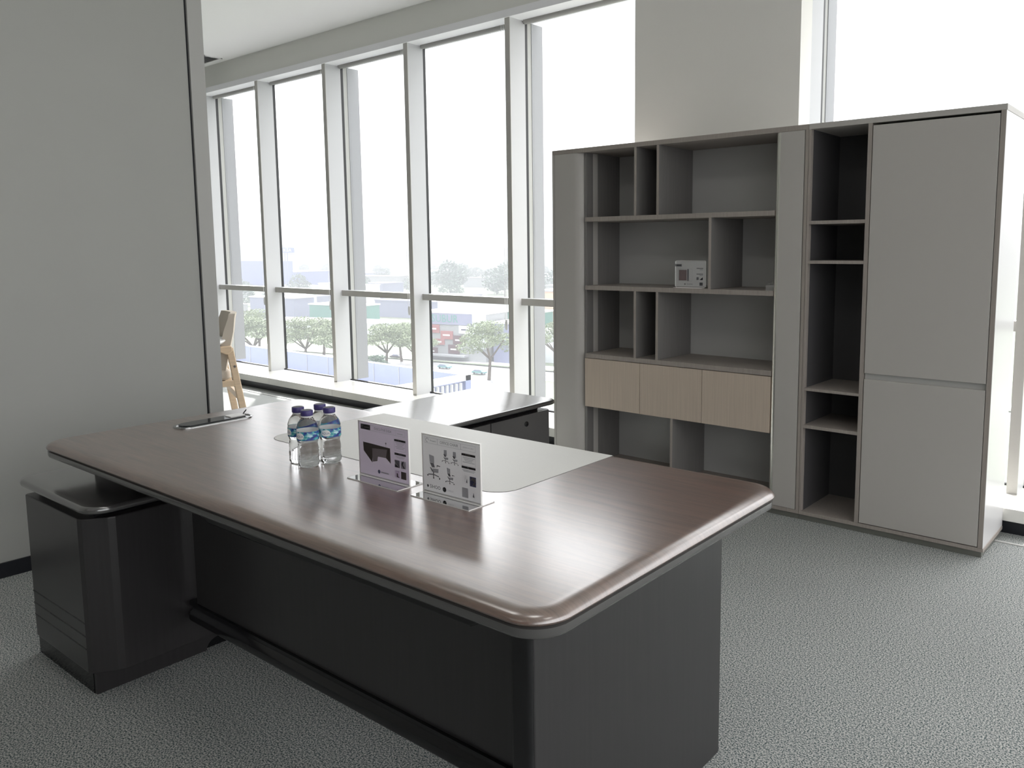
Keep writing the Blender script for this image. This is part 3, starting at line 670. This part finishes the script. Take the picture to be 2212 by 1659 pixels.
MB().box(-13,6,-9.5,-7,1.6,2.2).build('canopy','roof_pale',sh)
bld('annex_building',-184.5,197,8.5,10,13,A,'wall_lavender','roof_white','lavender annex right of the shop with sign boards')
bld('cafe_building',-169,207,18,10,10,A,'wall_pale','roof_white','white building with pink awning behind the big street tree')
bld('green_building',-212,236,16,10,13,A,'wall_green','roof_white','dark green block at the right of the busy window')
bld('white_shed',-246,232,26,16,9,A+20,'roof_white','roof_white','white sloping roofed shed just behind the sign board shop')
bld('school_building',-272,268,38,14,13,A,'wall_pale','roof_white','pale teal two storey block with narrow windows',win=(1,7,'wall_lavender'))
bld('warehouse',-330,318,95,50,9,A,'wall_lavender','roof_lavender','wide lavender roofed warehouse behind the pale teal block')
bld('green_shop',-345,245,34,14,10,A,'wall_green','roof_white','green fronted low shop beyond the pale street trees')
bld('lavender_shop',-400,244,34,14,12,A,'wall_lavender','roof_white','lavender low shop left of the green fronted one')
bld('townhouse',-430,318,22,12,15,A,'wall_pale','roof_white','white gabled house with two dark windows above the green shop',win=(1,2,'wall_dark'))
bld('orange_hall',-206,262,34,16,20,A,'wall_orange','roof_pale','orange tiled hall seen in the narrow window beside the bookcase')
bld('depot',-190,300,30,14,12,A,'wall_dark','roof_white','dark depot above the orange hall beside the bookcase')
st=bld('blue_store',-800,450,190,60,16,A+2,'wall_blue','roof_lavender','big blue box store on the left horizon with pale lettering')
MB().box(-95.5,95.5,-30.6,-30,4,27).build('facade','wall_blue',st)
b=MB(); b.text('IKEA',9.5,lambda c:(c.x-6,-31.0,18+c.y)); b.build('store_lettering','sign_yellow',st)
bb=tag(empty('billboard',(-585,364,G),R(28)),'tall roadside billboard on two poles rising above the horizon','billboard')
for dx in (-2.6,-.4): MB().tube((dx,0,0),(dx,0,35.4),.35,seg=8).build('pole','wall_lavender',bb)
MB().box(-5.4,5.4,-.8,.8,35.4,39.4).build('panel','wall_blue',bb)
MB().box(-6.4,6.4,-1.2,1.2,34.4,34.7).build('walkway','wall_dark',bb)
b=MB(); b.text('IKEA',3.7,lambda c:(c.x,-.95,37.4+c.y)); b.build('panel_lettering','roof_white',bb)
cols=[('wall_pale','roof_white','white'),('wall_lavender','roof_lavender','lavender'),('wall_grey','roof_pale','grey')]
for i in range(170):
    px=random.uniform(-.80,.06); dist=random.uniform(330,1250)
    th=math.atan2(.70,-.70)+px*0
    a=random.uniform(R(118),R(157)); x=dist*math.cos(a); y=dist*math.sin(a)
    wm,rm,cn=random.choice(cols); bw=random.uniform(14,60); bd_=random.uniform(10,30)
    if not free(x,y,math.hypot(bw,bd_)/2+1): continue
    bld('distant_building',x,y,bw,bd_,random.uniform(5,13),A+random.uniform(-12,12),wm,rm,'low %s building scattered over the hazy plain'%cn,group='low %s buildings on the hazy plain'%cn)
# neighbouring podium roof
pod=tag(empty('podium_building',(-150,70,G)),'pale blue parapet roof of the neighbouring podium below the windows','building')
def P(x0,x1,y0,y1,z0,z1,nm,m): return MB().box(x0+150,x1+150,y0-70,y1-70,z0-G,z1-G).build(nm,m,pod)
P(-330,-100.6,50,95,G,-24,'block','roof_pale')
P(-330,-100,95,96.2,G,-20,'parapet','podium_wall')
b=MB()
for i in range(30):
    xx=-103-7.4*i; b.box(xx+150,xx+150.18,24.9,25.0,12.2,15.9)
b.build('parapet_joint','wall_grey',pod)
P(-101.2,-100,62,96.3,-20.9,-19.95,'coping','roof_white')
P(-100.9,-100.5,62,95,G,-21.2,'glazing','ext_glass')
for i in range(30):
    y=94-1.03*i; P(-100.5,-100.0,y-.11,y+.11,G,-21.2,'facade_fin','roof_white')
P(-100.6,-100.2,62,95,-26.2,-25.7,'floor_band','roof_white')
P(-128,-108,76,91,-24,-22.6,'roof_plant_wall','roof_white')
P(-126.5,-109.5,77.5,89.5,-24,-22.5,'roof_plant','wall_grey')
P(-133,-121,66,74,-24,-20.8,'blue_roof_box','wall_blue')
P(-118,-104,64,73,-24,-23.2,'roof_unit','roof_white')
# trees
def leaf_cloud(name, blobs, n, size, m):
    b=MB(); b.use(m)
    tot=sum(r*r for *_,r,_ in blobs)
    for (cx,cy,cz,r,fl) in blobs:
        for _ in range(int(n*r*r/tot)):
            u=random.uniform(-1,1); a=random.uniform(0,2*PI); rr=r*random.uniform(.55,1.0)**.6; q=math.sqrt(1-u*u)
            c=Vector((cx+rr*q*math.cos(a),cy+rr*q*math.sin(a),cz+rr*u*fl))
            nrm=Vector((random.gauss(0,1),random.gauss(0,1),random.gauss(0,1)+.8)).normalized(); t1=nrm.orthogonal().normalized(); t2=nrm.cross(t1); s=size*random.uniform(.6,1.3)
            b.poly([c-t1*s,c-t2*s*.5,c+t1*s,c+t2*s*.5])
    return b
def make_rain_tree(lab, hgt=17, wid=11, dark=False):
    root=empty('street_tree'); random.seed(int(hgt*10+wid))
    b=MB(); tip=[]
    b.tube((0,0,0),(.5,0,hgt*.38),.55,.4)
    for k in range(6):
        a=k*PI/3+random.uniform(-.3,.3); e=(wid*.55*math.cos(a),wid*.55*math.sin(a),hgt*random.uniform(.62,.78)); b.tube((.5,0,hgt*.36),e,.3,.12,6); tip.append(e)
    b.build('trunk','bark',root)
    bl=[(t[0]*1.15,t[1]*1.15,t[2]+random.uniform(-1,1.2),wid*random.uniform(.33,.45),.42) for t in tip]
    bl+=[(random.uniform(-.3,.3)*wid,random.uniform(-.3,.3)*wid,hgt*random.uniform(.78,.92),wid*.42,.42) for _ in range(4)]
    bl+=[(random.uniform(-.8,.8)*wid,random.uniform(-.8,.8)*wid,hgt*random.uniform(.55,.7),wid*.26,.45) for _ in range(4)]
    leaf_cloud('f',bl,6500,.30,'leaf_dark' if dark else 'leaf_pale').build('foliage',None,root)
    return root
tr=[make_rain_tree('',17,10.5),make_rain_tree('',15,9.5),make_rain_tree('',14,8,True)]
spots=[(-163,164,0,1.0,20,'spreading street tree at the right of the wide clear window, forked trunk'),(-202,158,1,1.0,80,'broad street tree in the window left of the pillar pair'),
 (-196,165,0,.8,200,'slim tall street tree right beside the broad one'),(-216,151,1,1.0,140,'umbrella tree in the window above the podium roof'),(-229,147,0,.95,10,'left umbrella tree in the same window, further along the road'),
 (-247,139,1,1.1,60,'pale tree in the leftmost window'),(-160,190,0,.9,120,'tree showing in the narrow window beside the bookcase'),(-186,142,2,.55,0,'small dark conifer-like tree between the street trees'),
 (-262,150,0,1.0,33,'far pale tree at the left end of the roadside row'),(-238,160,1,1.0,100,'pale tree behind the roadside row, middle'),(-214,174,1,.9,250,'pale tree behind the broad street tree')]
for i,(x,y,kk,sc,rz,lab) in enumerate(spots):
    used=any(s[2]==kk for s in spots[:i]); o=tr[kk] if not used else copy_tree(tr[kk])
    o.location=(x,y,G); o.scale=(sc,sc,sc); o.rotation_euler=(0,0,R(rz)); tag(o,lab,'tree','trees along the road')
def make_far_tree(h,wd,m,seed):
    random.seed(seed); root=empty('distant_tree')
    MB().tube((0,0,0),(0,0,h*.5),.8,.5).build('trunk','bark',root)
    leaf_cloud('f',[(0,0,h*.6,wd,.8),(wd*.5,0,h*.45,wd*.7,.7),(-wd*.55,2,h*.45,wd*.7,.7),(0,-2,h*.82,wd*.6,.8)],900,1.4,m).build('foliage',None,root); return root
ft=[make_far_tree(26,12,'leaf_dark',1),make_far_tree(20,14,'leaf_dark',2)]
random.seed(21)
first=[True,True]
fl=[(-440,462,0,1.0),(-472,486,1,.95),(-500,460,0,1.05),(-535,500,0,.9),(-488,526,1,.9),(-420,500,1,.9)]
fl=[f for f in fl]
for _ in range(260):
    a=random.uniform(R(118),R(156)); d=random.uniform(360,1300); sc=random.uniform(.45,.8); x,y=d*math.cos(a),d*math.sin(a)
    if free(x,y,24*sc): fl.append((x,y,random.randint(0,1),sc)); OCC.append((x,y,24*sc))
for x,y,kk,sc in fl:
    o=ft[kk] if first[kk] else copy_tree(ft[kk]); first[kk]=False
    o.location=(x,y,G); o.scale=(sc,sc,sc); o.rotation_euler=(0,0,random.uniform(0,6)); tag(o,['upright dark tree far out on the hazy plain','wide dark tree far out on the hazy plain'][kk],'tree',['upright trees on the hazy plain','wide trees on the hazy plain'][kk])
# hedge by the podium and cars
b=leaf_cloud('h',[(-92+i*2.2,110+i*1.0,G+1.6,2.6,.7) for i in range(9)],2200,.35,'leaf_pale'); tag(b.build('hedge'),'clipped green hedge at the foot of the podium corner','hedge',kind='stuff')
def car(x,y,rz,m,lab):
    root=tag(empty('car',(x,y,G+.1),R(rz)),lab,'car')
    b=MB(); b.prism([(-2.2,.35),(2.2,.35),(2.25,.8),(1.3,.95),(.7,1.45),(-1.2,1.45),(-1.9,.95),(-2.25,.85)],'y',-.85,.85); b.build('body',m,root,bevel=.08)
    for dx in (-1.35,1.35):
        for dy in (-.8,.8): MB().tube((dx,dy-.1,.33),(dx,dy+.1,.33),.33,seg=14).build('wheel','car_dark',root)
    b=MB(); b.prism([(.62,1.38),(1.15,.98),(-1.75,.98),(-1.15,1.38)],'y',-.87,.87); b.build('windows','ext_glass',root)
car(-190,171.5,10,'car_teal','teal car on the road at the left of the wide clear window')
car(-173,170,14,'car_teal','second teal car, just above the podium corner')
car(-207,177,190,'car_white','white car parked in front of the sign board shop')
car(-222,178,190,'car_dark','dark car parked before the shop, left end')
car(-142,180,190,'car_white','white car in the narrow window beside the bookcase')
# haze
v=bpy.data.materials.new('haze'); v.use_nodes=True; nt=v.node_tree; nt.nodes.clear()
vs=N(nt,'ShaderNodeVolumePrincipled'); vs.inputs['Color'].default_value=(.375,.384,.40,1); vs.inputs['Density'].default_value=.0015; vs.inputs['Anisotropy'].default_value=.0
o=N(nt,'ShaderNodeOutputMaterial'); L(nt,vs.outputs[0],o.inputs['Volume']); M['haze']=v
hz=MB().box(-2500,400,14,3000,G+.02,3).build('haze','haze'); S(hz)
v2=v.copy(); M['haze_thin']=v2; v2.node_tree.nodes['Principled Volume'].inputs['Density'].default_value=.00030; v2.node_tree.nodes['Principled Volume'].inputs['Color'].default_value=(.40,.405,.415,1)
hz=MB().box(-2500,400,14,3000,3.05,42).build('haze_upper','haze_thin'); S(hz)
